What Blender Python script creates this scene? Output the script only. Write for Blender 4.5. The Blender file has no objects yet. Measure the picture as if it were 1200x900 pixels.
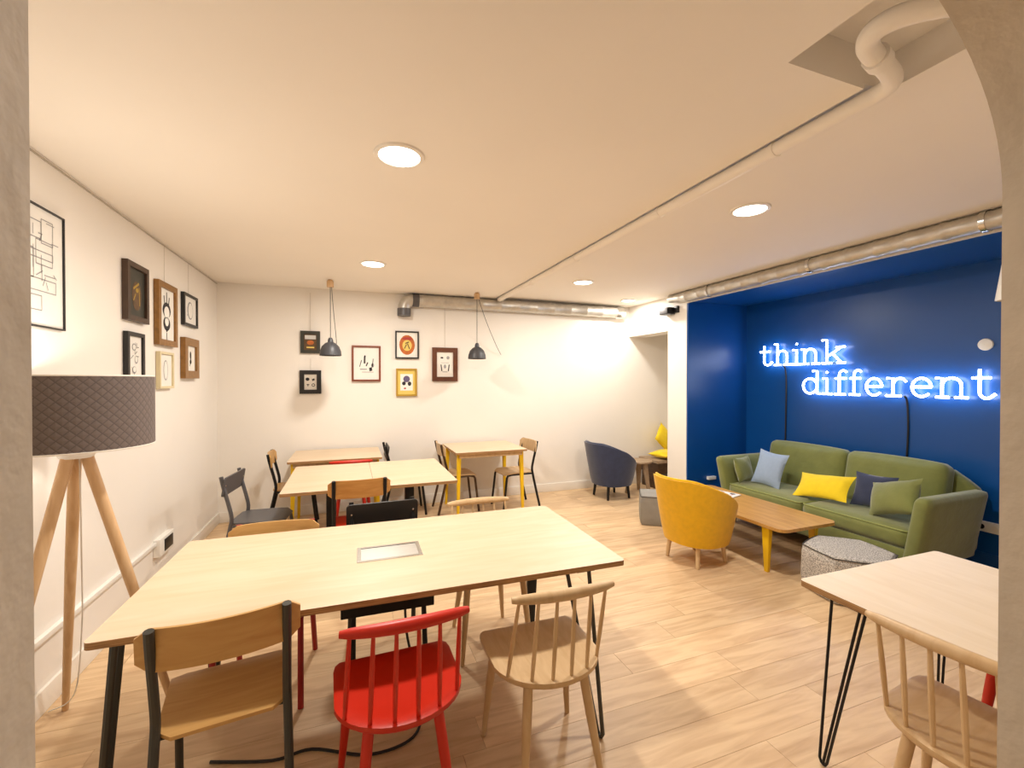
import bpy, bmesh, math, random
from mathutils import Vector, Matrix
random.seed(7)
PI = math.pi
scene = bpy.context.scene
C = scene.collection

# ------------------------------------------------------------------ camera, world, exposure
cam_d = bpy.data.cameras.new('camera'); cam = bpy.data.objects.new('camera', cam_d); C.objects.link(cam)
cam_d.sensor_width = 36.0; cam_d.lens = 516.25 / 1200 * 36.0; cam_d.clip_start = 0.02
cam.location = (0, 0, 1.58)
cam.rotation_euler = (PI / 2 - 0.0088, 0, -0.3505)
scene.camera = cam
w = bpy.data.worlds.new('world'); scene.world = w; w.use_nodes = True
w.node_tree.nodes['Background'].inputs[0].default_value = (1, .85, .7, 1)
w.node_tree.nodes['Background'].inputs[1].default_value = 0.02
vs = scene.view_settings
vs.view_transform = 'Standard'; vs.look = 'None'; vs.gamma = 1; vs.use_curve_mapping = False
vs.exposure = 0.0
WARM = (1.0, .945, .865)
DOWN_W = 31.5
VEST_W = 2.6

# room dimensions (metres): x along the back wall, y into the room
XL, YB, XR, XA, H, HR = -1.386, 5.68, 3.965, 4.94, 2.66, 2.68
AY = 4.432            # alcove side wall
W0, W1 = 0.20, 0.50   # arch wall

# ------------------------------------------------------------------ materials
MATS = {}
def srgb(r, g, b):
    f = lambda v: ((v / 255 + .055) / 1.055) ** 2.4 if v > 10 else v / 255 / 12.92
    return (f(r), f(g), f(b), 1)
def mat(name, col, rough=.5, metal=0, kind=None, scale=8, amount=.15, bump=0, bump_scale=60, emit=None, spec=None, col2=None, coat=0, stretch=(1, 1, 1), sheen=0):
    m = bpy.data.materials.new(name); m.use_nodes = True
    nt = m.node_tree; b = nt.nodes['Principled BSDF']
    b.inputs['Base Color'].default_value = col
    b.inputs['Roughness'].default_value = rough
    b.inputs['Metallic'].default_value = metal
    if spec is not None: b.inputs['Specular IOR Level'].default_value = spec
    if coat: b.inputs['Coat Weight'].default_value = coat
    if sheen: b.inputs['Sheen Weight'].default_value = sheen
    tc = nt.nodes.new('ShaderNodeTexCoord'); mp = nt.nodes.new('ShaderNodeMapping')
    nt.links.new(tc.outputs['Object'], mp.inputs[0]); mp.inputs['Scale'].default_value = stretch
    if kind:
        c2 = col2 or tuple(v * (1 - amount) for v in col[:3]) + (1,)
        n = nt.nodes.new('ShaderNodeTexNoise'); n.inputs['Scale'].default_value = scale
        n.inputs['Detail'].default_value = 5 if kind == 'noise' else 3
        if kind == 'wood':
            n.inputs['Distortion'].default_value = 1.2
        nt.links.new(mp.outputs[0], n.inputs['Vector'])
        r = nt.nodes.new('ShaderNodeValToRGB'); r.color_ramp.elements[0].position = .32; r.color_ramp.elements[1].position = .68
        r.color_ramp.elements[0].color = c2; r.color_ramp.elements[1].color = col
        nt.links.new(n.outputs['Fac'], r.inputs[0])
        nt.links.new(r.outputs[0], b.inputs['Base Color'])
    if bump:
        n2 = nt.nodes.new('ShaderNodeTexNoise'); n2.inputs['Scale'].default_value = bump_scale; n2.inputs['Detail'].default_value = 4
        nt.links.new(mp.outputs[0], n2.inputs['Vector'])
        bp = nt.nodes.new('ShaderNodeBump'); bp.inputs['Strength'].default_value = bump; bp.inputs['Distance'].default_value = .01
        nt.links.new(n2.outputs['Fac'], bp.inputs['Height']); nt.links.new(bp.outputs[0], b.inputs['Normal'])
    if emit:
        b.inputs['Emission Color'].default_value = emit[0]; b.inputs['Emission Strength'].default_value = emit[1]
    MATS[name] = m
    return m
mat('white_wall', srgb(243, 237, 228), .65, kind='noise', scale=1.3, amount=.03, bump=.06, bump_scale=25)
mat('white_ceiling', srgb(248, 241, 231), .75, kind='noise', scale=1.0, amount=.03, bump=.04, bump_scale=18)
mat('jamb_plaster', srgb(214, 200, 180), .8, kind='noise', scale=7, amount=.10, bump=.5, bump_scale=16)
mat('white_paint', srgb(240, 234, 224), .35)
mat('blue_paint', srgb(8, 78, 152), .32, kind='noise', scale=1.5, amount=.08, bump=.05, bump_scale=30)
mat('ply_top', srgb(218, 196, 168), .42, kind='wood', scale=3.5, col2=srgb(211, 186, 153), stretch=(.6, 4, 1))
mat('ply_pale', srgb(230, 212, 186), .42, kind='wood', scale=3.5, col2=srgb(222, 202, 172), stretch=(4, .6, 1))
mat('ply_edge', srgb(186, 145, 96), .6, kind='wood', scale=30, col2=srgb(140, 100, 60), stretch=(.2, .2, 6))
mat('chair_ply', srgb(206, 164, 102), .38, kind='wood', scale=6, col2=srgb(192, 146, 84), stretch=(.5, 4, 3))
mat('chair_ply_orange', srgb(205, 150, 84), .38, kind='wood', scale=6, col2=srgb(186, 128, 66), stretch=(.5, 4, 6))
mat('beech', srgb(214, 184, 142), .45, kind='wood', scale=7, col2=srgb(200, 166, 122), stretch=(3, .6, .6))
mat('oak_lamp', srgb(218, 182, 138), .45, kind='wood', scale=9, col2=srgb(204, 164, 118), stretch=(3, 3, .4))
mat('oak_table', srgb(204, 156, 84), .4, kind='wood', scale=6, col2=srgb(184, 134, 64), stretch=(5, .5, 1))
mat('grey_wood', srgb(172, 148, 122), .5, kind='wood', scale=9, col2=srgb(146, 122, 96), stretch=(4, .7, 1))
mat('dark_wood', srgb(84, 58, 34), .5, kind='wood', scale=9, col2=srgb(58, 38, 22), stretch=(1, 1, 6))
mat('red_paint', srgb(202, 36, 8), .38, kind='noise', scale=6, amount=.05)
mat('red_tube', srgb(160, 20, 20), .35)
mat('charcoal_tube', srgb(66, 66, 62), .42, metal=.3)
mat('black_steel', srgb(26, 26, 28), .42, metal=.4)
mat('black_ply', srgb(34, 32, 32), .45)
mat('grey_metal', srgb(92, 90, 92), .45, metal=.2)
mat('chrome', srgb(210, 210, 208), .22, metal=1)
mat('brushed', srgb(205, 203, 198), .36, metal=1, kind='noise', scale=12, amount=.1, stretch=(1, 12, 1))
mat('galvanised', srgb(212, 208, 200), .42, metal=.65, kind='noise', scale=14, amount=.18)
mat('yellow_paint', srgb(240, 196, 20), .38)
mat('yellow_fabric', srgb(230, 178, 0), .85, kind='noise', scale=26, amount=.10, bump=.12, bump_scale=260, sheen=.2)
mat('bright_yellow_fabric', srgb(244, 212, 20), .85, kind='noise', scale=20, amount=.08, bump=.1, bump_scale=200, sheen=.2)
mat('navy_fabric', srgb(42, 52, 84), .8, kind='noise', scale=18, amount=.2, bump=.12, bump_scale=240, sheen=.4)
mat('green_velvet', srgb(122, 128, 64), .8, kind='noise', scale=9, amount=.16, bump=.25, bump_scale=22, sheen=.5)
mat('green_piping', srgb(150, 156, 92), .8)
mat('pale_blue_fabric', srgb(152, 172, 200), .85, kind='noise', scale=30, amount=.06, bump=.12, bump_scale=240)
mat('grey_fabric', srgb(150, 146, 138), .9, kind='noise', scale=12, amount=.12, bump=.15, bump_scale=160)
mat('dark_seam', srgb(70, 66, 62), .8)
mat('floor_seam', srgb(196, 160, 120), .8)
mat('black_plastic', srgb(22, 22, 24), .4)
mat('cord_black', srgb(30, 28, 28), .5)
mat('wire', srgb(178, 168, 152), .4)
mat('pendant_grey', srgb(64, 64, 68), .45)
mat('white_plastic', srgb(240, 238, 232), .35)
mat('paper', srgb(240, 236, 228), .7, kind='noise', scale=5, amount=.03)
mat('ink', srgb(40, 38, 42), .7)
mat('ink_grey', srgb(158, 156, 156), .7)
mat('frame_dark', srgb(72, 50, 34), .4, kind='wood', scale=12, amount=.3)
mat('frame_olive', srgb(50, 50, 40), .45)
mat('frame_black', srgb(28, 26, 26), .4)
mat('frame_gold', srgb(150, 104, 44), .35, kind='noise', scale=30, amount=.3)
mat('frame_brown', srgb(134, 66, 36), .4, kind='wood', scale=12, amount=.25)
mat('frame_walnut', srgb(104, 58, 34), .4, kind='wood', scale=12, amount=.3)
mat('frame_yellow', srgb(178, 140, 40), .4)
mat('frame_cream', srgb(222, 208, 170), .5)
mat('art_orange', srgb(204, 110, 40), .6, kind='noise', scale=40, amount=.3)
mat('art_yellow', srgb(228, 200, 104), .6)
mat('art_brown', srgb(110, 82, 52), .7, kind='noise', scale=30, amount=.4)
mat('art_gold', srgb(168, 136, 40), .6)
mat('art_purple', srgb(98, 86, 120), .6)
mat('art_red', srgb(170, 50, 50), .6)
mat('art_sky', srgb(206, 204, 200), .6)
mat('bulb', srgb(255, 240, 220), .5, emit=((1, .9, .75, 1), 12))
mat('downlight_glow', srgb(255, 250, 240), .5, emit=((1, .93, .80, 1), 14))
mat('neon', srgb(240, 240, 255), .4, emit=((.80, .86, 1, 1), 13))

def bsdf(m): return m.node_tree.nodes['Principled BSDF']
# floor planks: colour varies plank by plank, grain along the board
m = mat('oak_plank', srgb(206, 166, 118), .42)
nt = m.node_tree; b = bsdf(m)
tc = nt.nodes.new('ShaderNodeTexCoord'); oi = nt.nodes.new('ShaderNodeObjectInfo')
ad = nt.nodes.new('ShaderNodeVectorMath'); ad.operation = 'ADD'
ml = nt.nodes.new('ShaderNodeVectorMath'); ml.operation = 'SCALE'; ml.inputs[0].default_value = (7, 13, 5)
nt.links.new(oi.outputs['Random'], ml.inputs['Scale']); nt.links.new(tc.outputs['Object'], ad.inputs[0]); nt.links.new(ml.outputs[0], ad.inputs[1])
mp = nt.nodes.new('ShaderNodeMapping'); mp.inputs['Scale'].default_value = (1.2, 9, 1); nt.links.new(ad.outputs[0], mp.inputs[0])
n1 = nt.nodes.new('ShaderNodeTexNoise'); n1.inputs['Scale'].default_value = 2.2; n1.inputs['Detail'].default_value = 7; n1.inputs['Distortion'].default_value = .8
nt.links.new(mp.outputs[0], n1.inputs['Vector'])
r1 = nt.nodes.new('ShaderNodeValToRGB')
r1.color_ramp.elements[0].position = .28; r1.color_ramp.elements[0].color = srgb(198, 162, 122)
r1.color_ramp.elements[1].position = .62; r1.color_ramp.elements[1].color = srgb(224, 193, 152)
nt.links.new(n1.outputs['Fac'], r1.inputs[0])
hsv = nt.nodes.new('ShaderNodeHueSaturation'); mr = nt.nodes.new('ShaderNodeMapRange')
mr.inputs[3].default_value = .90; mr.inputs[4].default_value = 1.07
nt.links.new(oi.outputs['Random'], mr.inputs[0]); nt.links.new(mr.outputs[0], hsv.inputs['Value'])
nt.links.new(r1.outputs[0], hsv.inputs['Color']); nt.links.new(hsv.outputs[0], b.inputs['Base Color'])
# tweed (woven check) for the pouf
m = mat('tweed', srgb(190, 184, 172), .9)
nt = m.node_tree; b = bsdf(m)
tc = nt.nodes.new('ShaderNodeTexCoord'); ck = nt.nodes.new('ShaderNodeTexNoise'); ck.inputs['Scale'].default_value = 130; ck.inputs['Detail'].default_value = 1
cr = nt.nodes.new('ShaderNodeValToRGB'); cr.color_ramp.elements[0].position = .42; cr.color_ramp.elements[1].position = .56
cr.color_ramp.elements[0].color = srgb(138, 133, 127); cr.color_ramp.elements[1].color = srgb(200, 193, 183)
nt.links.new(tc.outputs['Object'], ck.inputs['Vector']); nt.links.new(ck.outputs['Fac'], cr.inputs[0]); nt.links.new(cr.outputs[0], b.inputs['Base Color'])
# quilted diamond cloth of the lamp shade
m = mat('shade_cloth', srgb(96, 84, 78), .85)
nt = m.node_tree; b = bsdf(m)
tc = nt.nodes.new('ShaderNodeTexCoord'); sx_ = nt.nodes.new('ShaderNodeSeparateXYZ'); nt.links.new(tc.outputs['Object'], sx_.inputs[0])
at = nt.nodes.new('ShaderNodeMath'); at.operation = 'ARCTAN2'; nt.links.new(sx_.outputs[1], at.inputs[0]); nt.links.new(sx_.outputs[0], at.inputs[1])
def mth(op, a, b_):
    n_ = nt.nodes.new('ShaderNodeMath'); n_.operation = op
    for i_, q_ in enumerate((a, b_)):
        if q_ is None: continue
        if isinstance(q_, (int, float)): n_.inputs[i_].default_value = q_
        else: nt.links.new(q_, n_.inputs[i_])
    return n_.outputs[0]
ua = mth('MULTIPLY', at.outputs[0], 22.0); za = mth('MULTIPLY', sx_.outputs[2], 85.0)
w1 = mth('ABSOLUTE', mth('SINE', mth('ADD', ua, za), None), None); w2 = mth('ABSOLUTE', mth('SINE', mth('SUBTRACT', ua, za), None), None)
dm = mth('MINIMUM', w1, w2)
rr = nt.nodes.new('ShaderNodeValToRGB'); rr.color_ramp.elements[0].color = srgb(90, 80, 77); rr.color_ramp.elements[1].color = srgb(112, 100, 95); rr.color_ramp.elements[1].position = .35
nt.links.new(dm, rr.inputs[0]); nt.links.new(rr.outputs[0], b.inputs['Base Color'])
bp = nt.nodes.new('ShaderNodeBump'); bp.inputs['Strength'].default_value = .25; bp.inputs['Distance'].default_value = .005
nt.links.new(dm, bp.inputs['Height']); nt.links.new(bp.outputs[0], b.inputs['Normal'])

# ------------------------------------------------------------------ mesh helpers
def BM(): return bmesh.new()
def box(bm, x0, x1, y0, y1, z0, z1, mi=0):
    v = [bm.verts.new(p) for p in ((x0, y0, z0), (x1, y0, z0), (x1, y1, z0), (x0, y1, z0), (x0, y0, z1), (x1, y0, z1), (x1, y1, z1), (x0, y1, z1))]
    for q in ((3, 2, 1, 0), (4, 5, 6, 7), (0, 1, 5, 4), (1, 2, 6, 5), (2, 3, 7, 6), (3, 0, 4, 7)):
        bm.faces.new([v[i] for i in q]).material_index = mi
    return bm
def hexa(bm, pts, mi=0):      # 8 points: bottom ring then top ring, counter-clockwise from above
    v = [bm.verts.new(p) for p in pts]
    for q in ((3, 2, 1, 0), (4, 5, 6, 7), (0, 1, 5, 4), (1, 2, 6, 5), (2, 3, 7, 6), (3, 0, 4, 7)):
        bm.faces.new([v[i] for i in q]).material_index = mi
    return bm
def tube(bm, pts, r, seg=10, mi=0, cap=True, closed=False):
    pts = [Vector(p) for p in pts]; n = len(pts)
    rs = r if isinstance(r, (list, tuple)) else [r] * n
    rings = []; up = None
    for i, p in enumerate(pts):
        if closed: t = (pts[(i + 1) % n] - pts[i - 1]).normalized()
        else: t = ((pts[min(i + 1, n - 1)] - pts[max(i - 1, 0)])).normalized()
        if up is None:
            a = Vector((0, 0, 1)) if abs(t.z) < .9 else Vector((1, 0, 0))
            up = (a - t * a.dot(t)).normalized()
        else:
            up = (up - t * up.dot(t)).normalized()
        s = t.cross(up)
        rings.append([bm.verts.new(p + (up * math.cos(2 * PI * k / seg) + s * math.sin(2 * PI * k / seg)) * rs[i]) for k in range(seg)])
    for i in range(n if closed else n - 1):
        a, b_ = rings[i], rings[(i + 1) % n]
        for k in range(seg):
            bm.faces.new((a[k], a[(k + 1) % seg], b_[(k + 1) % seg], b_[k])).material_index = mi
    if cap and not closed:
        bm.faces.new(rings[0][::-1]).material_index = mi; bm.faces.new(rings[-1]).material_index = mi
    return bm
def lathe(bm, prof, seg=32, c=(0, 0, 0), mi=0, caps=(False, False)):
    rings = []
    for r, z in prof:
        rings.append([bm.verts.new((c[0] + r * math.cos(2 * PI * k / seg), c[1] + r * math.sin(2 * PI * k / seg), c[2] + z)) for k in range(seg)])
    for a, b_ in zip(rings, rings[1:]):
        for k in range(seg):
            bm.faces.new((a[k], a[(k + 1) % seg], b_[(k + 1) % seg], b_[k])).material_index = mi
    if caps[0]: bm.faces.new(rings[0][::-1]).material_index = mi
    if caps[1]: bm.faces.new(rings[-1]).material_index = mi
    return bm
def prism(bm, poly, z0, z1, mi=0, mi_side=None):      # polygon in xy (ccw) extruded in z
    a = [bm.verts.new((x, y, z0)) for x, y in poly]; b_ = [bm.verts.new((x, y, z1)) for x, y in poly]
    bm.faces.new(a[::-1]).material_index = mi; bm.faces.new(b_).material_index = mi
    for i in range(len(poly)):
        j = (i + 1) % len(poly)
        bm.faces.new((a[i], a[j], b_[j], b_[i])).material_index = mi if mi_side is None else mi_side
    return bm
def rrect(hx, hy, r, n=5):
    out = []
    for cx, cy, a0 in ((hx - r, hy - r, 0), (-hx + r, hy - r, PI / 2), (-hx + r, -hy + r, PI), (hx - r, -hy + r, 1.5 * PI)):
        for k in range(n + 1):
            a = a0 + PI / 2 * k / n; out.append((cx + r * math.cos(a), cy + r * math.sin(a)))
    return out
def rcube(bm, hx, hy, hz, r, puff=(0, 0, 0), n=8, M=None, mi=0, warp=None):
    """rounded, slightly puffed block; a grid on each of six faces"""
    verts = {}
    def V(ix, iy, iz):
        k = (ix, iy, iz)
        if k in verts: return verts[k]
        p = Vector((2 * ix / n - 1, 2 * iy / n - 1, 2 * iz / n - 1))
        f = lambda t: math.copysign(abs(t) ** .75, t)
        q = Vector((f(p.x) * hx, f(p.y) * hy, f(p.z) * hz))
        inner = Vector((max(-hx + r, min(hx - r, q.x)), max(-hy + r, min(hy - r, q.y)), max(-hz + r, min(hz - r, q.z))))
        d = q - inner
        if d.length > 1e-9: q = inner + d.normalized() * r
        w_ = lambda a: max(0, 1 - a * a)
        q += Vector((puff[0] * p.x * w_(p.y) * w_(p.z), puff[1] * p.y * w_(p.x) * w_(p.z), puff[2] * p.z * w_(p.x) * w_(p.y)))
        if warp: q = warp(q)
        if M: q = M @ q
        verts[k] = bm.verts.new(q); return verts[k]
    for i in range(n):
        for j in range(n):
            for f in (lambda a, b_: (a, b_, n), lambda a, b_: (b_, a, 0), lambda a, b_: (n, a, b_), lambda a, b_: (0, b_, a), lambda a, b_: (b_, n, a), lambda a, b_: (a, 0, b_)):
                bm.faces.new((V(*f(i, j)), V(*f(i + 1, j)), V(*f(i + 1, j + 1)), V(*f(i, j + 1)))).material_index = mi
    return bm
def arc(cx, cy, rx, ry, a0, a1, n=8):
    return [(cx + rx * math.cos(math.radians(a0 + (a1 - a0) * k / n)), cy + ry * math.sin(math.radians(a0 + (a1 - a0) * k / n))) for k in range(n + 1)]
def smooth_path(pts, n=6):      # catmull-rom
    P = [Vector(p) for p in pts]; out = []
    for i in range(len(P) - 1):
        p0, p1, p2, p3 = P[max(i - 1, 0)], P[i], P[i + 1], P[min(i + 2, len(P) - 1)]
        for k in range(n):
            t = k / n
            out.append(.5 * ((2 * p1) + (p2 - p0) * t + (2 * p0 - 5 * p1 + 4 * p2 - p3) * t * t + (3 * p1 - p0 - 3 * p2 + p3) * t ** 3))
    out.append(P[-1]); return out
def mesh(bm, name, mats, bevel=0, ang=35):
    if bevel:
        bmesh.ops.bevel(bm, geom=bm.edges[:], offset=bevel, segments=2, affect='EDGES', profile=.6, clamp_overlap=True)
    bmesh.ops.recalc_face_normals(bm, faces=bm.faces[:])
    me = bpy.data.meshes.new(name); bm.to_mesh(me); bm.free()
    for mm in ([mats] if isinstance(mats, str) else mats): me.materials.append(MATS[mm])
    for p in me.polygons: p.use_smooth = True
    me.set_sharp_from_angle(angle=math.radians(ang))
    return me
def link(name, me, parent=None, loc=(0, 0, 0), rot=(0, 0, 0)):
    o = bpy.data.objects.new(name, me); C.objects.link(o); o.parent = parent; o.location = loc; o.rotation_euler = rot
    return o
def obj(name, bm, mats, parent=None, bevel=0, loc=(0, 0, 0), rot=(0, 0, 0), ang=35):
    return link(name, mesh(bm, name, mats, bevel, ang), parent, loc, rot)
def tag(o, label, cat, group=None):
    o['label'] = label; o['category'] = cat
    if group: o['group'] = group
    return o
def thing(name, label, cat, loc=(0, 0, 0), rz=0, group=None):
    o = bpy.data.objects.new(name, None); C.objects.link(o); o.empty_display_size = .1
    o.location = loc; o.rotation_euler = (0, 0, rz)
    return tag(o, label, cat, group)
def struct(name, bm, mats, parent=None, bevel=0):
    o = obj(name, bm, mats, parent, bevel); o['kind'] = 'structure'; return o

# ------------------------------------------------------------------ room shell
T = .15
bm = BM(); box(bm, XL - T, XL, W0, YB + T, -.1, H + .3); struct('wall_left', bm, 'white_wall')
bm = BM(); box(bm, XL, XA + T, YB, YB + T, -.1, H + .3); struct('wall_back', bm, 'white_wall')
# right wall: pillar beside the blue alcove and lintel over the niche opening
NZ = 2.235
bm = BM(); box(bm, XR, XR + .30, AY + .02, 4.80, 0, HR + .02); box(bm, XR, XR + .30, 4.80, YB, NZ, HR + .02)
box(bm, XR, XR + .02, W1, AY + .02, 2.56, HR + .02)
struct('wall_right', bm, 'white_wall')
bm = BM(); box(bm, XA, XA + T, AY + .10, YB, -.1, H + .3); box(bm, XR + .30, XA, 4.70, 4.80, -.1, H); struct('wall_niche', bm, 'white_wall')
bm = BM(); box(bm, XR + .30, XA, 4.80, YB, NZ + .15, NZ + .25); struct('ceiling_niche', bm, 'white_ceiling')
bm = BM(); box(bm, XA, XA + T, W1, AY + .1, -.1, H + .3); struct('wall_alcove', bm, 'blue_paint')
bm = BM(); box(bm, XR + .004, XA, AY, AY + .018, 0, 2.57); struct('wall_alcove_side', bm, 'blue_paint')
bm = BM(); box(bm, XR + .02, XA, W1, AY, 2.565, 2.60); struct('ceiling_alcove', bm, 'blue_paint')
# ceiling: left slab, right slab a little higher, a box recess across the step
HX0, HX1, HS, HY0, HY1 = 1.40, 1.92, 1.79, .76, 1.095
bm = BM()
TZ = H + .15
box(bm, XL, HS, HY1, YB, H, TZ); box(bm, XL, HX0, HY0, HY1, H, TZ); box(bm, XL, HS, W1, HY0, H, TZ)
box(bm, HS, XR, HY1, YB, HR, TZ); box(bm, HX1, XR, HY0, HY1, HR, TZ); box(bm, HS, XR, W1, HY0, HR, TZ)
box(bm, XL, XA, W1, YB, TZ, TZ + .05)
struct('ceiling', bm, 'white_ceiling')
# wall with the arched opening we look through
OX0, OX1, OS, OR = -.259, 1.240, 1.953, .47
outline = [(XL - T, -.02), (OX0, -.02), (OX0, OS)]
cxo, ra = (OX0 + OX1) / 2, (OX1 - OX0) / 2
outline += [(cxo - ra * math.cos(PI * k / 40), OS + OR * math.sin(PI * k / 40)) for k in range(1, 40)]
outline += [(OX1, OS), (OX1, -.02), (XA + T, -.02), (XA + T, H + .3), (XL - T, H + .3)]
bm = BM(); prism(bm, outline, -W1, -W0)
bmesh.ops.rotate(bm, verts=bm.verts[:], cent=(0, 0, 0), matrix=Matrix.Rotation(PI / 2, 3, 'X'))
struct('wall_front', bm, 'jamb_plaster')
# the space the camera stands in
bm = BM(); box(bm, XL - T, XL, -2.0, W0, -.1, H + .1); box(bm, 2.6, 2.6 + T, -2.0, W0, -.1, H + .1); box(bm, XL - T, 2.6 + T, -2.15, -2.0, -.1, H + .1)
struct('wall_hall', bm, 'white_wall')
bm = BM(); box(bm, XL, 2.6, -2.0, W0, H, H + .1); struct('ceiling_hall', bm, 'white_ceiling')

# floor: a dark sub-floor and single oak planks running along the back wall
bm = BM(); box(bm, XL - T, XA + T, -2.1, YB + T, -.12, -.014)
floor = struct('floor', bm, 'floor_seam')
PW, PL, GAP = .19, 1.45, .0005
plank_cache = {}
y = -2.0; row = 0; rnd = random.Random(3)
while y < YB - .001:
    y1 = min(y + PW, YB)
    x0, xe = (XL, XA) if y1 > W0 else (XL, 2.6)
    x = x0 - rnd.random() * PL
    while x < xe:
        a, b_ = max(x, x0), min(x + PL, xe)
        if b_ - a > .02:
            key = (round(b_ - a, 2) if b_ - a < PL - .005 else PL, round(y1 - y, 3))
            if key not in plank_cache:
                bm = BM(); hx, hy = (b_ - a) / 2 - GAP / 2, (y1 - y) / 2 - GAP / 2
                e = .0005
                hexa(bm, [(-hx, -hy, -.014), (hx, -hy, -.014), (hx, hy, -.014), (-hx, hy, -.014), (-hx + e, -hy + e, 0), (hx - e, -hy + e, 0), (hx - e, hy - e, 0), (-hx + e, hy - e, 0)])
                plank_cache[key] = mesh(bm, 'plank', 'oak_plank')
            link('plank', plank_cache[key], floor, ((a + b_) / 2, (y + y1) / 2, 0))
        x += PL
    y += PW
# baseboards and trims
def baseboard(name, x0, x1, y0, y1, m='white_paint', h=.115):
    bm = BM(); box(bm, x0, x1, y0, y1, 0, h); struct(name, bm, m, bevel=.004)
baseboard('baseboard_left', XL, XL + .016, W1, YB)
baseboard('baseboard_back', XL + .016, XA, YB - .016, YB)
baseboard('baseboard_right', XR - .014, XR, AY + .02, 4.80)
baseboard('baseboard_alcove', XA - .018, XA, W1, AY, 'blue_paint', .15)
bm = BM(); box(bm, XL, XL + .006, W1, YB, H - .022, H - .014); struct('trim_1', bm, 'wire')          # picture rail line under the ceiling
bm = BM(); box(bm, XR - .006, XR + .004, W1, AY + .02, 2.545, 2.562); struct('trim_2', bm, 'white_paint')  # lip over the alcove

# ------------------------------------------------------------------ services on ceiling and walls
t = thing('ceiling_pipe', 'white painted pipe running along the ceiling and bending beside the box recess', 'pipe', (1.835, 3.2, HR - .04))
p = smooth_path([(0, 2.285, 0), (0, 0, 0), (0, -1.9, 0), (0, -2.05, 0), (-.003, -2.135, 0), (-.03, -2.185, -.002), (-.09, -2.215, -.005), (-.20, -2.245, -.008), (-.29, -2.268, -.01), (-.345, -2.305, -.01), (-.355, -2.36, -.01), (-.31, -2.425, -.012), (-.20, -2.50, -.013), (-.05, -2.595, -.015), (.05, -2.695, -.015)], 6)
bm = BM(); tube(bm, p, .031, 14); obj('pipe', bm, 'white_ceiling', t)
bm = BM(); tube(bm, [(-.19, -2.242, -.008), (-.235, -2.254, -.009)], .039, 14); obj('coupling', bm, 'white_ceiling', t)
for yy in (2.2, 1.2, .2, -.9, -1.7):
    bm = BM(); tube(bm, [(0, yy - .012, 0), (0, yy + .012, 0)], .035, 14); obj('pipe_clip', bm, 'white_ceiling', t)

def duct_pts(a, b_, r, step=.11):
    a, b_ = Vector(a), Vector(b_); L = (b_ - a).length; n = max(1, int(L / step)); pts, rs = [], []
    for i in range(n):
        for f_, dr in ((0, 0), (.40, 0), (.46, .006), (.54, .006), (.60, 0)):
            pts.append(a.lerp(b_, (i + f_) / n)); rs.append(r + dr)
    pts.append(b_); rs.append(r); return pts, rs
t = thing('ventilation_duct', 'ribbed galvanised duct under the ceiling along the back wall, elbow at one end', 'duct', (2.0, 5.585, 2.575))
pp, rr_ = duct_pts((-1.28, 0, 0), (1.80, 0, 0), .076, .25); bm = BM(); tube(bm, pp, rr_, 20); obj('duct_tube', bm, 'galvanised', t)
el = [(-1.28 - .10 * math.sin(PI / 2 * k / 8), 0, -.10 + .10 * math.cos(PI / 2 * k / 8)) for k in range(9)]
bm = BM(); tube(bm, [(-1.24, 0, 0)] + el + [(-1.38, 0, -.12)], .074, 20); obj('elbow', bm, 'galvanised', t)
bm = BM(); tube(bm, [(-1.38, 0, -.11), (-1.38, 0, -.20)], .082, 20); obj('collar', bm, 'grey_metal', t)
bm = BM(); tube(bm, [(-1.20, 0, 0), (-1.28, 0, 0)], .082, 20); obj('collar', bm, 'grey_metal', t)
bm = BM(); tube(bm, [(1.66, 0, 0), (1.70, 0, 0), (1.74, 0, 0), (1.80, 0, 0)], [.085, .088, .088, .080], 20); obj('end_cap', bm, 'chrome', t)
t = thing('ventilation_duct', 'ribbed galvanised duct above the blue alcove opening', 'duct', (3.885, 2.5, 2.612))
pp, rr_ = duct_pts((0, -2.0, 0), (0, 1.95, 0), .062, .20); bm = BM(); tube(bm, pp, rr_, 20); obj('duct_tube', bm, 'galvanised', t)
bm = BM(); tube(bm, smooth_path([(.0, 1.95, 0), (.01, 2.05, .01), (.02, 2.2, .02)], 4), [.058] * 4 + [.05] * 4 + [.044], 16); obj('reducer', bm, 'galvanised', t)
for yy in (-.86, .3, 1.5):
    bm = BM(); tube(bm, [(0, yy - .015, 0), (0, yy + .015, 0)], .070, 20); obj('duct_clamp', bm, 'chrome', t)

t = thing('wall_speaker', 'small black speaker on a bracket at the top of the white pillar', 'speaker', (3.90, 4.70, 2.48))
bm = BM(); box(bm, -.055, .055, -.05, .13, -.045, .045); obj('cabinet', bm, 'black_plastic', t, .008)
bm = BM(); box(bm, -.062, -.055, -.035, .115, -.035, .035); obj('grille', bm, 'grey_metal', t, .002)
bm = BM(); box(bm, .03, .065, -.12, -.05, -.03, .055); obj('bracket', bm, 'black_plastic', t, .004)

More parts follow.
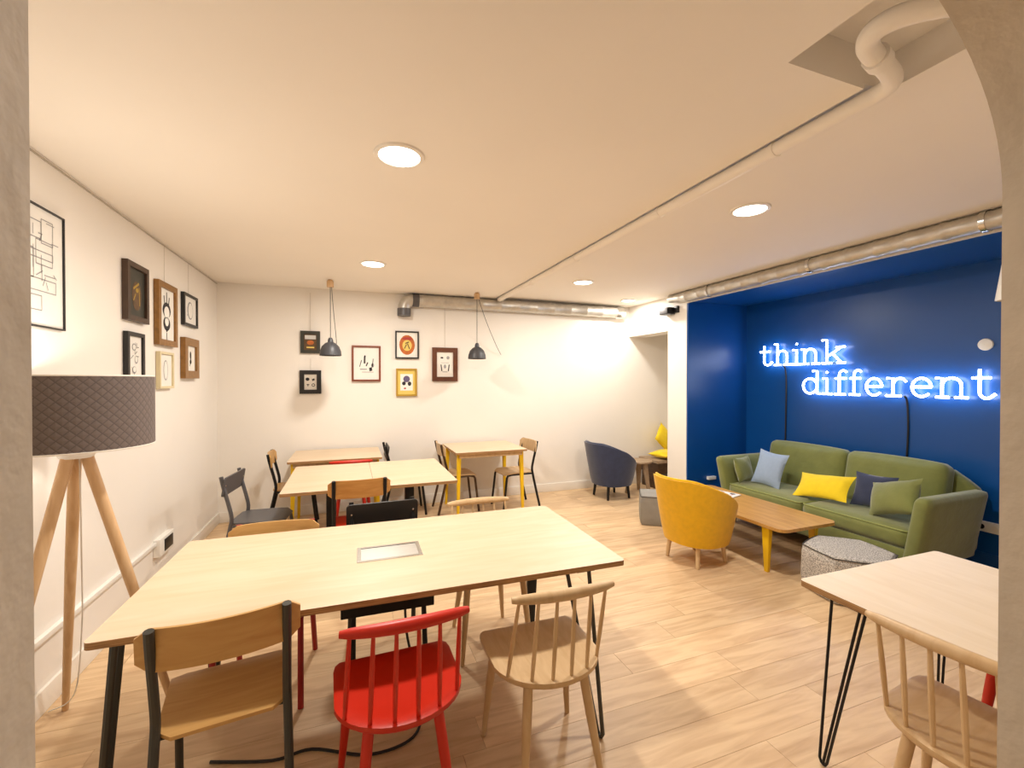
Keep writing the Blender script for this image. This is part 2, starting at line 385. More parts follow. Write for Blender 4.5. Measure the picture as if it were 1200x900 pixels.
# recessed downlights
def downlight(x, y, z, label, power, r=.105, group='recessed ceiling downlights'):
    t = thing('downlight', label, 'ceiling light', (x, y, z), 0, group)
    bm = BM(); lathe(bm, [(r - .012, -.002), (r - .006, -.010), (r + .012, -.008), (r + .016, 0)], 36); obj('trim_ring', bm, 'white_paint', t)
    bm = BM(); lathe(bm, [(.002, -.006), (r - .008, -.006), (r - .008, -.001), (.002, -.001)], 36, caps=(True, True)); obj('diffuser', bm, 'downlight_glow', t)
    ld = bpy.data.lights.new('downlight_lamp', 'AREA'); ld.shape = 'DISK'; ld.size = 2 * r - .03; ld.energy = power; ld.color = WARM
    lo = bpy.data.objects.new('downlight_lamp', ld); C.objects.link(lo); lo.parent = t; lo.location = (0, 0, -.014)
    return t
downlight(.222, 2.183, H, 'round ceiling light above the table with the metal hatch', DOWN_W)
downlight(.195, 4.29, H, 'round ceiling light above the pair of pushed-together tables', DOWN_W)
downlight(2.42, 2.15, HR, 'round ceiling light between the ceiling pipe and the blue alcove', DOWN_W)
downlight(2.45, 4.38, HR, 'round ceiling light nearer the back wall, beyond the ceiling pipe', DOWN_W)
downlight(3.59, 5.16, HR, 'small round ceiling light in the corner by the wall speaker', DOWN_W * .55, .09)
t = downlight(.3, -1.1, H, 'round light added out of view in the hall to light the arch jambs', VEST_W, .105)  # added lamp, unseen behind the camera, to tone the arch jambs

# ------------------------------------------------------------------ neon sign on the blue wall
LET = {
 't': [[(.35, 1.42), (.35, .3)] + arc(.62, .3, .27, .3, 180, 300, 7) + [(.95, .22)], [(.05, 1), (.78, 1)]],
 'h': [[(.0, 1.5), (.2, 1.5), (.2, 0)], [(.2, .62)] + arc(.5, .65, .29, .35, 150, 0, 8) + [(.79, 0)], [(0, 0), (.42, 0)], [(.6, 0), (1, 0)]],
 'i': [[(.15, 1), (.52, 1), (.52, 0)], [(.05, 0), (.98, 0)], [(.48, 1.36), (.56, 1.44)]],
 'n': [[(.0, 1), (.2, 1), (.2, 0)], [(.2, .62)] + arc(.5, .65, .29, .35, 150, 0, 8) + [(.79, 0)], [(0, 0), (.42, 0)], [(.6, 0), (1, 0)]],
 'k': [[(.0, 1.5), (.22, 1.5), (.22, 0)], [(.84, 1), (.24, .42)], [(.45, .62), (.85, 0)], [(0, 0), (.44, 0)], [(.66, 0), (1, 0)], [(.62, 1), (.98, 1)]],
 'd': [arc(.44, .5, .38, .5, 20, 340, 20), [(.58, 1.5), (.82, 1.5), (.82, 0), (1, 0)]],
 'f': [[(.38, 0), (.38, 1.2)] + arc(.66, 1.2, .28, .3, 180, 40, 8), [(.1, 1), (.85, 1)], [(.05, 0), (.8, 0)]],
 'e': [[(.1, .52), (.9, .52)] + arc(.5, .5, .4, .5, 3, 318, 20)],
 'r': [[(.05, 1), (.34, 1), (.34, 0)], [(.0, 0), (.72, 0)], [(.34, .55)] + arc(.68, .6, .33, .4, 170, 60, 7) + [(.95, .8)]],
}
LX = 4.885
t = thing('neon_sign', 'white glowing neon lettering reading think different on the blue wall', 'neon sign', (LX, 3.1, 1.42), -PI / 2)
XH = .168
think = [('t', 4.185, 3.995), ('h', 3.975, 3.765), ('i', 3.755, 3.63), ('n', 3.635, 3.42), ('k', 3.395, 3.15)]
diff = [('d', 3.62, 3.41), ('i', 3.40, 3.28), ('f', 3.265, 3.12), ('f', 3.115, 2.98), ('e', 2.965, 2.79), ('r', 2.775, 2.60), ('e', 2.58, 2.40), ('n', 2.385, 2.165), ('t', 2.15, 1.99)]
for word, z0 in ((think, .345), (diff, .01)):
    for ch, ya, yb in word:
        bm = BM()
        for st in LET[ch]:
            tube(bm, [(3.1 - ya + x * (ya - yb), 0, z0 + yv * XH) for x, yv in st], .0105, 8)
        lo = obj('letter_' + ch, bm, 'neon', t)
        bm = BM(); mx = 3.1 - ya + .45 * (ya - yb)
        tube(bm, [(mx, 0, z0), (mx, .054, z0)], .004, 6); obj('standoff', bm, 'black_plastic', lo)
for yy, za, zb in ((3.86, .33, -.62), (2.62, 0, -.58)):
    bm = BM(); xx = 3.1 - yy
    tube(bm, smooth_path([(xx, 0, za + .01), (xx, .04, za - .05), (xx + .006, .046, za - .3), (xx - .004, .046, zb)], 5), .0085, 8); obj('power_cable', bm, 'cord_black', t)

bm = BM(); lathe(bm, [(.001, 0), (.045, 0), (.05, .006), (.047, .016), (.03, .022), (.001, .023)], 28)
o = obj('wall_disc', bm, 'white_plastic', None, loc=(XA, 2.08, 1.875), rot=(0, -PI / 2, 0)); tag(o, 'small round white disc fixed to the blue wall above the neon', 'sensor')
t = thing('cone_pendant', 'narrow white cone lamp hanging from the duct beside the arch', 'pendant lamp', (4.02, 1.60, 2.10))
bm = BM(); lathe(bm, [(.045, 0), (.05, .004), (.030, .16), (.012, .30), (.004, .31)], 24); obj('lamp_shade', bm, 'white_plastic', t)
bm = BM(); tube(bm, [(0, 0, .30), (0, 0, .462)], .003, 6); obj('cord', bm, 'white_plastic', t)

def wall_socket(name, label, loc, rz, wd, ht, n, black):
    t = thing(name, label, 'socket', loc, rz)
    bm = BM(); box(bm, -wd / 2, wd / 2, -.03, 0, -ht / 2, ht / 2); obj('housing', bm, 'white_plastic', t, .004)
    for i in range(n):
        xx = -wd / 2 + wd * (i + .5) / n
        bm = BM(); lathe(bm, [(.001, -.001), (.021, -.001), (.022, .003), (.001, .003)], 20, caps=(True, True))
        obj('outlet', bm, 'black_plastic' if i in black else 'white_paint', t, loc=(xx, -.031, 0), rot=(PI / 2, 0, 0))
    return t
wall_socket('wall_socket', 'white double wall socket with a black plug on the blue wall', (XA, 2.045, .37), -PI / 2, .17, .085, 2, (0,))
t = thing('wall_socket', 'white wall socket box with a black outlet at the end of the trunking', 'socket', (XL, 4.12, .32), PI / 2)
bm = BM(); box(bm, -.14, .14, -.045, 0, -.065, .065); obj('housing', bm, 'white_plastic', t, .005)
bm = BM(); box(bm, -.06, .10, -.05, -.045, -.045, .045); obj('outlet', bm, 'black_plastic', t, .002)
bm = BM(); box(bm, XL, XL + .025, W1, 3.9785, .345, .372); o = obj('cable_trunking', bm, 'white_plastic', None, .003)
tag(o, 'white cable trunking running low along the wall behind the tripod lamp', 'trunking')
bm = BM(); box(bm, -.06, .06, -.02, .02, -.02, .02); o = obj('wall_socket', bm, 'white_plastic', None, .004, loc=(4.33, AY - .022, .33))
tag(o, 'small white box low on the blue side wall beside the sofa arm', 'socket')

# ------------------------------------------------------------------ framed pictures
def picture(label, cat_art, loc, rz, wd, ht, fm, fw, mount, art, depth=.03, wire=0, tilt=0):
    t = thing('picture_frame', label, 'picture', loc, rz)
    bm = BM(); hx, hz = wd / 2, ht / 2
    for x0, x1, z0, z1 in ((-hx, hx, hz - fw, hz), (-hx, hx, -hz, -hz + fw), (-hx, -hx + fw, -hz + fw, hz - fw), (hx - fw, hx, -hz + fw, hz - fw)):
        box(bm, x0, x1, -depth, -.002, z0, z1)
    obj('frame', bm, fm, t)
    bm = BM(); box(bm, -hx + fw, hx - fw, -depth * .55, -.003, -hz + fw, hz - fw); pr = obj('print', bm, mount, t)
    yy = -depth * .55 - .0015
    by = {}
    for kind, m_, cx, cz, sx, sz, *ex in art:
        by.setdefault(m_, []).append((kind, cx, cz, sx, sz, ex))
    names = list(by)
    bm = BM()
    for mi, m_ in enumerate(names):
        for kind, cx, cz, sx, sz, ex in by[m_]:
            if kind == 'o': poly = [(cx + sx * math.cos(2 * PI * k / 18), cz + sz * math.sin(2 * PI * k / 18)) for k in range(18)]
            elif kind == 'r': poly = [(cx - sx, cz - sz), (cx + sx, cz - sz), (cx + sx, cz + sz), (cx - sx, cz + sz)]
            else:
                a = math.radians(ex[0]); ca, sa = math.cos(a), math.sin(a)
                poly = [(cx + px * ca - pz * sa, cz + px * sa + pz * ca) for px, pz in ((-sx, -sz), (sx, -sz), (sx, sz), (-sx, sz))]
            dy = yy - .0006 * mi
            f_ = bm.faces.new([bm.verts.new((px * wd, dy, pz * ht)) for px, pz in poly]); f_.material_index = mi
    if names: obj('artwork', bm, names, pr)
    if wire:
        bm = BM(); tube(bm, [(0, -.006, hz), (0, -.006, hz + wire)], .0013, 5); obj('hanging_wire', bm, 'wire', t)
    return t
rng = random.Random(11)
def scribble(m_, n, x0, x1, z0, z1, lw=.006, l=(.03, .10)):
    return [('l', m_, rng.uniform(x0, x1), rng.uniform(z0, z1), rng.uniform(*l), lw, rng.choice((0, 90, 25, -30, 60, -60, 0, 90))) for _ in range(n)]
def boxes(m_, spots): return [('l', m_, cx, cz, sx, lw, a) for x, z, w_, h_ in spots for cx, cz, sx, lw, a in ((x, z + h_, w_, .004, 0), (x, z - h_, w_, .004, 0), (x - w_, z, h_, .004, 90), (x + w_, z, h_, .004, 90))]
LW = XL + .0005
def left_pic(label, y0, y1, z0, z1, *a, **k): return picture(label, '', (LW, (y0 + y1) / 2, (z0 + z1) / 2), PI / 2, y1 - y0, z1 - z0, *a, **k)
left_pic('large white line drawing in a thin black frame on the wall above the floor lamp', 2.47, 2.90, 1.83, 2.40, 'frame_black', .008, 'paper',
         boxes('ink_grey', [(-.1, .3, .2, .07), (.15, .12, .14, .10), (-.15, .02, .12, .12), (.1, -.15, .25, .05), (-.1, -.3, .2, .06), (.2, .3, .1, .1), (.0, .1, .3, .03)]) + scribble('ink_grey', 22, -.35, .35, -.35, .4, .004), depth=.018)
left_pic('dark brown framed murky painting with gold streaks, beside the crowned line print', 3.53, 3.85, 1.975, 2.365, 'frame_dark', .036, 'frame_olive',
         [('o', 'art_brown', 0, -.05, .22, .25), ('l', 'art_gold', -.02, .12, .14, .02, 25), ('l', 'art_gold', .12, -.05, .16, .015, 95), ('l', 'art_gold', -.1, -.08, .08, .015, 50), ('o', 'art_gold', .02, .05, .06, .04)], depth=.035)
left_pic('gold framed black and white print of a crowned bearded figure', 4.02, 4.40, 1.85, 2.34, 'frame_gold', .045, 'paper',
         [(q_[0], q_[1], q_[2] * 1.35, q_[3] * 1.2, q_[4] * 1.4, q_[5] * 1.25) + tuple(q_[6:]) for q_ in
         [('o', 'ink', 0, .06, .15, .10), ('o', 'paper', 0, .03, .10, .08), ('l', 'ink', 0, .22, .07, .015, 90), ('l', 'ink', -.09, .19, .05, .015, 110), ('l', 'ink', .09, .19, .05, .015, 70), ('o', 'ink', 0, -.12, .13, .09), ('o', 'paper', 0, -.09, .07, .06), ('o', 'ink', 0, -.21, .025, .02), ('l', 'ink', 0, -.30, .05, .012, 90), ('l', 'ink', 0, .05, .13, .010, 0)]], depth=.035, wire=.30)
left_pic('small black framed pencil sketch, highest of the small pictures near the corner', 4.58, 4.94, 2.065, 2.35, 'frame_black', .022, 'paper',
         [('o', 'ink_grey', 0, 0, .2, .28), ('o', 'paper', .02, 0, .16, .24)] + scribble('ink_grey', 16, -.2, .2, -.25, .25), depth=.03, wire=.28)
left_pic('black framed ink sketch of three curled figures, just above the lamp shade', 3.54, 3.79, 1.55, 1.90, 'frame_black', .026, 'paper',
         [('o', 'ink_grey', -.05, .22, .12, .07), ('o', 'paper', -.04, .22, .09, .05), ('o', 'ink_grey', .08, -.02, .10, .08), ('o', 'paper', .07, -.01, .07, .06), ('o', 'ink_grey', -.04, -.22, .12, .07), ('o', 'paper', -.03, -.21, .09, .05)] + scribble('ink', 10, -.2, .2, -.3, .3), depth=.03)
left_pic('pale cream frame with a faint drawing, under the crowned print', 4.05, 4.33, 1.515, 1.80, 'frame_cream', .018, 'paper',
         [('o', 'ink_grey', 0, 0, .16, .28), ('o', 'paper', 0, 0, .13, .25)] + scribble('ink_grey', 8, -.12, .12, -.2, .2), depth=.03, wire=.0)
left_pic('wide gold frame around a narrow dark sketch, nearest the corner below the pencil sketch', 4.56, 4.93, 1.595, 1.955, 'frame_gold', .068, 'paper',
         [('o', 'ink', 0, .08, .05, .10), ('o', 'ink', .0, -.08, .06, .06), ('l', 'ink', .02, -.02, .12, .02, 85), ('l', 'ink', -.03, -.15, .05, .012, 70)], depth=.04)
BW = YB - .0005
def back_pic(label, x0, x1, z0, z1, *a, **k): return picture(label, '', ((x0 + x1) / 2, BW, (z0 + z1) / 2), 0, x1 - x0, z1 - z0, *a, **k)
back_pic('black framed small dark photograph behind the pendant lamp', -.55, -.34, 1.895, 2.155, 'frame_olive', .036, 'art_brown',
         [('r', 'art_sky', 0, .22, .28, .09), ('o', 'art_orange', 0, -.02, .18, .10), ('r', 'art_yellow', 0, -.24, .2, .03)], wire=.45)
back_pic('thick black frame with four little ink figures on white', -.56, -.33, 1.42, 1.695, 'frame_black', .048, 'paper',
         [('o', 'ink', -.14, .12, .09, .07), ('l', 'ink', .13, .10, .06, .04, 20), ('l', 'ink', -.12, -.13, .05, .02, 90), ('o', 'ink', .13, -.13, .08, .07), ('o', 'paper', .13, -.13, .05, .04), ('l', 'ink', -.12, -.11, .06, .015, 0)], wire=.14)
back_pic('red-brown framed print of small black figures on white', .01, .345, 1.565, 2.0, 'frame_brown', .022, 'paper',
         [('l', 'ink', -.06, .10, .10, .03, 88), ('o', 'ink', -.05, .20, .03, .03), ('l', 'ink', .15, -.16, .05, .05, 10), ('l', 'ink', -.2, .0, .10, .012, 70), ('l', 'ink_grey', .22, .02, .12, .02, 80), ('l', 'ink_grey', -.10, -.16, .12, .015, 0), ('l', 'ink_grey', .05, -.24, .2, .008, 0), ('o', 'ink_grey', .22, -.05, .05, .06), ('l', 'ink', .02, -.02, .06, .02, 60)])
back_pic('thin black framed picture of an orange patterned oval', .52, .81, 1.85, 2.195, 'frame_black', .017, 'paper',
         [('o', 'art_orange', 0, 0, .33, .36), ('o', 'art_yellow', 0, -.02, .20, .20), ('l', 'art_brown', -.07, -.06, .09, .02, 60), ('l', 'art_brown', .06, -.05, .11, .02, 115), ('l', 'art_brown', .0, .08, .08, .02, 20), ('l', 'art_red', 0, .22, .2, .03, 0), ('l', 'art_red', 0, .27, .14, .015, 0)])
back_pic('yellow framed print with two dark haired figures', .53, .785, 1.38, 1.725, 'frame_yellow', .020, 'art_yellow',
         [('r', 'paper', 0, 0, .30, .30), ('o', 'art_purple', .0, .12, .16, .12), ('o', 'paper', .01, .10, .05, .06), ('o', 'ink', -.13, -.04, .09, .07), ('o', 'ink', .14, -.05, .09, .08), ('o', 'art_red', -.08, -.22, .06, .03)])
back_pic('broad walnut framed sheet of six little drawings', .98, 1.31, 1.565, 2.0, 'frame_walnut', .058, 'paper',
         [('o', 'ink', -.12, .20, .06, .025), ('o', 'ink_grey', .12, .20, .06, .05), ('l', 'ink', -.14, -.10, .10, .02, 100), ('o', 'ink_grey', 0, -.06, .05, .06), ('l', 'ink', .15, -.10, .10, .02, 80), ('l', 'ink_grey', 0, -.22, .1, .01, 0), ('l', 'ink_grey', .0, .05, .15, .006, 0)], wire=.55)

# ------------------------------------------------------------------ pendant lamps by the back wall
def pendant(label, x, y, loop):
    t = thing('pendant_lamp', label, 'pendant lamp', (x, y, 1.842))
    bm = BM(); lathe(bm, [(.108, 0), (.112, .004), (.106, .05), (.088, .10), (.055, .135), (.030, .148), (.026, .175), (.016, .195), (.003, .197)], 30)
    lathe(bm, [(.108, 0), (.100, .048), (.082, .096), (.05, .128), (.003, .14)], 30)
    obj('lamp_shade', bm, 'pendant_grey', t)
    bm = BM(); tube(bm, [(0, 0, .19), (0, 0, .75)], .0035, 6); obj('cord', bm, 'cord_black', t)
    bm = BM(); tube(bm, smooth_path([(p_[0], p_[1], p_[2]) for p_ in loop], 6), .003, 6); obj('loose_cord', bm, 'cord_black', t)
    bm = BM(); lathe(bm, [(.036, .74), (.036, .80), (.022, .818)], 20, caps=(True, True)); obj('ceiling_mount', bm, 'oak_lamp', t)
pendant('dark grey dome pendant with doubled cord in front of the small dark photograph', -.206, 5.14, [(.012, 0, .76), (.03, 0, .5), (.055, .01, .22), (.06, .01, .13)])
pendant('dark grey dome pendant whose loose cord swings out to the back wall', 1.466, 5.27, [(.015, 0, .76), (.15, .12, .5), (.33, .28, .22), (.445, .39, .08)])

# ------------------------------------------------------------------ tripod floor lamp
t = thing('floor_lamp', 'tripod floor lamp with wooden legs and a quilted dark grey drum shade', 'floor lamp', (-1.1, 2.40, 0))
bm = BM(); R_ = .262
lathe(bm, [(R_ - .005, 1.295), (R_, 1.295), (R_, 1.60), (R_ - .005, 1.60), (R_ - .005, 1.295)], 56); sh = obj('lamp_shade', bm, 'shade_cloth', t)
for z_ in (1.297, 1.598):
    bm = BM(); tube(bm, [((R_ - .002) * math.cos(2 * PI * k / 48), (R_ - .002) * math.sin(2 * PI * k / 48), z_) for k in range(48)], .004, 6, closed=True); obj('shade_ring', bm, 'white_paint', sh)
for k in range(3):
    a = 2 * PI * k / 3 + .3
    bm = BM(); tube(bm, [(.02 * math.cos(a), .02 * math.sin(a), 1.33), ((R_ - .006) * math.cos(a), (R_ - .006) * math.sin(a), 1.33)], .0025, 6); obj('shade_spoke', bm, 'white_paint', sh)
bm = BM(); lathe(bm, [(.001, 1.25), (.055, 1.25), (.06, 1.26), (.06, 1.275), (.02, 1.285), (.02, 1.36), (.001, 1.36)], 24); obj('hub', bm, 'white_plastic', t)
bm = BM(); lathe(bm, [(.001, 1.36), (.018, 1.37), (.036, 1.42), (.03, 1.45), (.001, 1.47)], 20); obj('bulb', bm, 'bulb', t)
for a in (122, 242, 2):
    a = math.radians(a); ca, sa = math.cos(a), math.sin(a)
    bm = BM(); tube(bm, [(.03 * ca, .03 * sa, 1.27), (.16 * ca, .16 * sa, .77), (.356 * ca, .356 * sa, .005)], [.022, .021, .013], 12); obj('leg', bm, 'oak_lamp', t)
bm = BM(); tube(bm, smooth_path([(.01, .0, 1.25), (.0, .03, .8), (-.06, .16, .45), (-.13, .25, .1), (-.25, .30, .01)], 5), .003, 6); obj('cord', bm, 'white_plastic', t)
ld = bpy.data.lights.new('floor_lamp_bulb', 'POINT'); ld.energy = 13; ld.color = (1, .93, .82); ld.shadow_soft_size = .04
lo = bpy.data.objects.new('floor_lamp_bulb', ld); C.objects.link(lo); lo.parent = t; lo.location = (0, 0, 1.52)

# ------------------------------------------------------------------ chairs
def cached(cache, key, fn):
    if key not in cache: cache[key] = fn()
    return cache[key]
CH = {}
def curved_panel(wd, z0, z1, sag, th, n=12, rnd_=.03, y0=0, lean=0):
    bm = BM(); cols = []
    for i in range(n + 1):
        u = 2 * i / n - 1; x = u * wd / 2; y = y0 + sag * u * u
        e = max(0, (abs(x) - (wd / 2 - rnd_)) / rnd_); cut = rnd_ * (1 - math.sqrt(max(0, 1 - e * e)))
        a, b_ = z0 + cut, z1 - cut
        cols.append([bm.verts.new((x, y + yy + lean * (zz - z0), zz)) for yy, zz in ((-th / 2, a), (th / 2, a), (th / 2, b_), (-th / 2, b_))])
    for p, q in zip(cols, cols[1:]):
        for k in range(4):
            bm.faces.new((p[k], q[k], q[(k + 1) % 4], p[(k + 1) % 4]))
    bm.faces.new(cols[0]); bm.faces.new(cols[-1][::-1]); return bm
def seat_slab(hx, y0, y1, z, th, taper=.0, dip=.008, nx=8, ny=8, r=.045):
    bm = BM(); top = []; bot = []
    for j in range(ny + 1):
        v = j / ny; y = y0 + (y1 - y0) * v; rt = []; rb = []
        for i in range(nx + 1):
            u = 2 * i / nx - 1
            e = max(0, (abs(2 * v - 1) * (y1 - y0) / 2 - ((y1 - y0) / 2 - r)) / r); wdt = hx * (1 + taper * (v - .5)) - r * (1 - math.sqrt(max(0, 1 - e * e)))
            d = -dip * (1 - u * u) * math.sin(PI * v) - (.022 * max(0, (v - .8) / .2) ** 2)
            rt.append(bm.verts.new((u * wdt, y, z + d))); rb.append(bm.verts.new((u * wdt, y, z - th + d)))
        top.append(rt); bot.append(rb)
    for j in range(ny):
        for i in range(nx):
            bm.faces.new((top[j][i], top[j][i + 1], top[j + 1][i + 1], top[j + 1][i])); bm.faces.new((bot[j + 1][i], bot[j + 1][i + 1], bot[j][i + 1], bot[j][i]))
        bm.faces.new((top[j + 1][0], bot[j + 1][0], bot[j][0], top[j][0])); bm.faces.new((top[j][nx], bot[j][nx], bot[j + 1][nx], top[j + 1][nx]))
    for i in range(nx):
        bm.faces.new((top[0][i], bot[0][i], bot[0][i + 1], top[0][i + 1])); bm.faces.new((top[ny][i + 1], bot[ny][i + 1], bot[ny][i], top[ny][i]))
    return bm
def school_chair(label, x, y, rz, fm, sm, bmat, flat=False, group=None, sz=1):
    """tubular chair, plywood seat and back; front is local +y"""
    t = thing('school_chair', label, 'chair', (x, y, 0), rz, group); t.scale = (1, 1, sz)
    def leg_r(s): return mesh(tube(BM(), smooth_path([(s * .185, -.232, .825), (s * .185, -.215, .74), (s * .185, -.180, .60), (s * .185, -.160, .50), (s * .187, -.170, .42), (s * .19, -.20, .28), (s * .195, -.265, .004)], 4), .0145, 10), 'leg', fm)
    def leg_f(s): return mesh(tube(BM(), [(s * .180, .13, .432), (s * .182, .165, .425), (s * .184, .178, .40), (s * .19, .225, .004)], .0140, 10), 'leg', fm)
    def frame():
        bm = BM()
        for s in (-1, 1): tube(bm, [(s * .185, -.165, .432), (s * .180, .14, .432)], .011, 8)
        tube(bm, [(-.18, .12, .428), (.18, .12, .428)], .009, 8); tube(bm, [(-.18, -.13, .428), (.18, -.13, .428)], .009, 8)
        return mesh(bm, 'seat_frame', fm)
    for s in (-1, 1):
        link('leg', cached(CH, ('r', s, fm), lambda: leg_r(s)), t); link('leg', cached(CH, ('f', s, fm), lambda: leg_f(s)), t)
    link('seat_frame', cached(CH, ('fr', fm), frame), t)
    link('seat', cached(CH, ('s', sm), lambda: mesh(seat_slab(.195, -.19, .20, .458, .012, .08), 'seat', sm)), t)
    if flat:
        def back():
            bm = BM(); prism(bm, rrect(.215, .075, .022), -.006, .006)
            bmesh.ops.transform(bm, matrix=Matrix.Translation((0, -.206, .745)) @ Matrix.Rotation(-.16, 4, 'X') @ Matrix.Rotation(PI / 2, 4, 'X'), verts=bm.verts[:]); return mesh(bm, 'backrest', bmat)
        br = link('backrest', cached(CH, ('bf', bmat), back), t)
        for s in (-1, 1):
            for yy in (-.2175 - .003, -.19 - .003):
                bm = BM(); lathe(bm, [(.001, 0), (.007, 0), (.006, .004), (.001, .005)], 12)
                link('rivet', cached(CH, 'rivet', lambda: mesh(bm, 'rivet', 'chrome')), br, (s * .185, yy if yy < -.2 else -.199, .755), (PI / 2 if yy < -.2 else -PI / 2, 0, 0))
    else:
        link('backrest', cached(CH, ('b', bmat), lambda: mesh(curved_panel(.455, .685, .825, .045, .011, y0=-.232 + .0, lean=-.10), 'backrest', bmat)), t)
    return t
def spindle_chair(label, x, y, rz, m_, group=None, sz=1):
    """wooden spindle-back chair; front is local +y"""
    t = thing('spindle_chair', label, 'chair', (x, y, 0), rz, group); t.scale = (1, 1, sz)
    def seat():
        # rounded rear, nearly straight front
        poly = [(.20, .20)]
        poly = [(-.205, .205), (-.222, .185), (-.228, .15)] + [(-.228 * math.cos(a) , -.02 - .195 * math.sin(a) ) for a in [PI / 2 * k / 9 for k in range(1, 10)]]
        right = [(-x_, y_) for x_, y_ in poly[::-1][1:]]
        full = poly + right
        full = full[::-1]
        cx = 0; cy = .0
        bm = BM(); rings = []
        for sc, zt in ((0, .440), (.35, .441), (.7, .447), (.93, .4555), (1.0, .452)):
            if sc == 0: rings.append([bm.verts.new((0, cy, zt))]); continue
            rings.append([bm.verts.new((px * sc, cy + (py - cy) * sc, zt)) for px, py in full])
        for zt, sc in ((.435, 1.0), (.424, .95), (.422, .5)):
            rings.append([bm.verts.new((px * sc, cy + (py - cy) * sc, zt)) for px, py in full])
        n = len(full)
        for k in range(n): bm.faces.new((rings[0][0], rings[1][k], rings[1][(k + 1) % n]))
        for a, b_ in zip(rings[1:], rings[2:]):
            for k in range(n): bm.faces.new((a[k], b_[k], b_[(k + 1) % n], a[(k + 1) % n]))
        bm.faces.new(rings[-1]); return mesh(bm, 'seat', m_, ang=50)
    link('seat', cached(CH, ('js', m_), seat), t)
    def rail():
        n = 14; pts = []; rs = []
        for i in range(n + 1):
            u = 2 * i / n - 1; pts.append((u * .208, -.232 + .022 * u * u, .788)); rs.append(.0125 + .009 * (1 - u * u) ** .7 if abs(u) < 1 else .011)
        bm = tube(BM(), pts, rs, 12); return mesh(bm, 'top_rail', m_)
    link('top_rail', cached(CH, ('jr', m_), rail), t)
    for i in range(6):
        def sp(i=i):
            u = -1 + 2 * i / 5; xb = u * .188; yb = -.02 - .175 * math.sqrt(max(0, 1 - (u * .188 / .222) ** 2)); xt = u * .178; yt = -.230 + .02 * u * u
            p0, p1 = Vector((xb * 1.02, yb, .445)), Vector((xt, yt, .788))
            return mesh(tube(BM(), [p0, p0.lerp(p1, .35), p0.lerp(p1, .6), p1], [.0068, .0088, .0085, .006], 8), 'spindle', m_)
        link('spindle', cached(CH, ('jp', i, m_), sp), t)
    for sx in (-1, 1):
        for sy, (ax, ay, bx, by) in ((-1, (.115, -.135, .165, -.215)), (1, (.165, .145, .205, .185))):
            link('leg', cached(CH, ('jl', sx, sy, m_), lambda: mesh(tube(BM(), [(sx * ax, ay, .432), (sx * (ax * .6 + bx * .4), ay * .6 + by * .4, .26), (sx * bx, by, .002)], [.019, .0185, .011], 12), 'leg', m_)), t)
    return t

# ------------------------------------------------------------------ tables
def table_top(t, hx, hy, z1, th, m_='ply_top', r=.02):
    bm = BM(); prism(bm, rrect(hx, hy, r, 4), z1 - th, z1, 0, 1)
    return obj('table_top', bm, [m_, 'ply_edge'], t)
def hairpin(t, fx, fy, tops, r=.0065, m_='black_steel', z=.715):
    """one bent steel leg: rods from the top plate meeting at a rounded foot"""
    bm = BM()
    n = len(tops)
    (a0, a1), (b0, b1) = tops[0], tops[-1]
    d = Vector((b0 - a0, b1 - a1, 0)).normalized()
    foot = [Vector((fx, fy, .012)) + d * (-.016) + Vector((0, 0, .012)), Vector((fx, fy, .009)) - d * .008, Vector((fx, fy, .007)), Vector((fx, fy, .009)) + d * .008, Vector((fx, fy, .012)) + d * .016 + Vector((0, 0, .012))]
    tube(bm, [(a0, a1, z)] + foot + [(b0, b1, z)], r, 8)
    for q in tops[1:-1]: tube(bm, [(q[0], q[1], z), (fx, fy, .015)], r, 8)
    xs = [q[0] for q in tops]; ys = [q[1] for q in tops]
    box(bm, min(xs) - .02, max(xs) + .02, min(ys) - .02, max(ys) + .02, z - .003, z + .004)
    return obj('leg', bm, m_, t)

# front table: birch ply on hairpin legs, power hatch in the top
ft = thing('work_table', 'long birch plywood table with a metal power hatch in its top', 'table', (.205, 2.235, 0), -.018)
table_top(ft, 1.005, .475, .74, .024)
hairpin(ft, -.975, -.46, [(-.935, -.44), (-.935, -.39)], .012, 'charcoal_tube')
hairpin(ft, .835, -.535, [(.825, -.45), (.775, -.30)], .0095, 'charcoal_tube')
for sx in (-1, 1):
    bm = BM(); xx = sx * .88; hexa(bm, [(xx - .022, .40, 0), (xx + .022, .40, 0), (xx + .022, .42, 0), (xx - .022, .42, 0), (xx - .05, .37, .716), (xx + .05, .37, .716), (xx + .05, .39, .716), (xx - .05, .39, .716)]); obj('leg', bm, 'black_steel', ft, .003)
hb = BM(); hx0, hx1, hy0, hy1 = -.18, .12, -.105, .085; e = .018
for q in ((hx0, hx1, hy0, hy0 + e), (hx0, hx1, hy1 - e, hy1), (hx0, hx0 + e, hy0 + e, hy1 - e), (hx1 - e, hx1, hy0 + e, hy1 - e)): box(hb, *q, .7395, .7425)
hf = obj('power_hatch', hb, 'chrome', ft)
hb = BM(); hexa(hb, [(hx0 + e, hy0 + e, .7395), (hx1 - e, hy0 + e, .7395), (hx1 - e, hy1 - e - .006, .7395), (hx0 + e, hy1 - e - .006, .7395), (hx0 + e, hy0 + e, .7415), (hx1 - e, hy0 + e, .7415), (hx1 - e, hy1 - e - .006, .7415), (hx0 + e, hy1 - e - .006, .7415)]); obj('hatch_lid', hb, 'brushed', hf)
hb = BM(); box(hb, hx0 + e, hx1 - e, hy1 - e - .006, hy1 - e, .7395, .7403); obj('brush_slot', hb, 'black_plastic', hf)
hb = BM(); box(hb, hx0 - .07, hx1 + .05, hy0 - .02, hy1 - .02, .50, .716); obj('power_box', hb, 'black_steel', ft, .004)
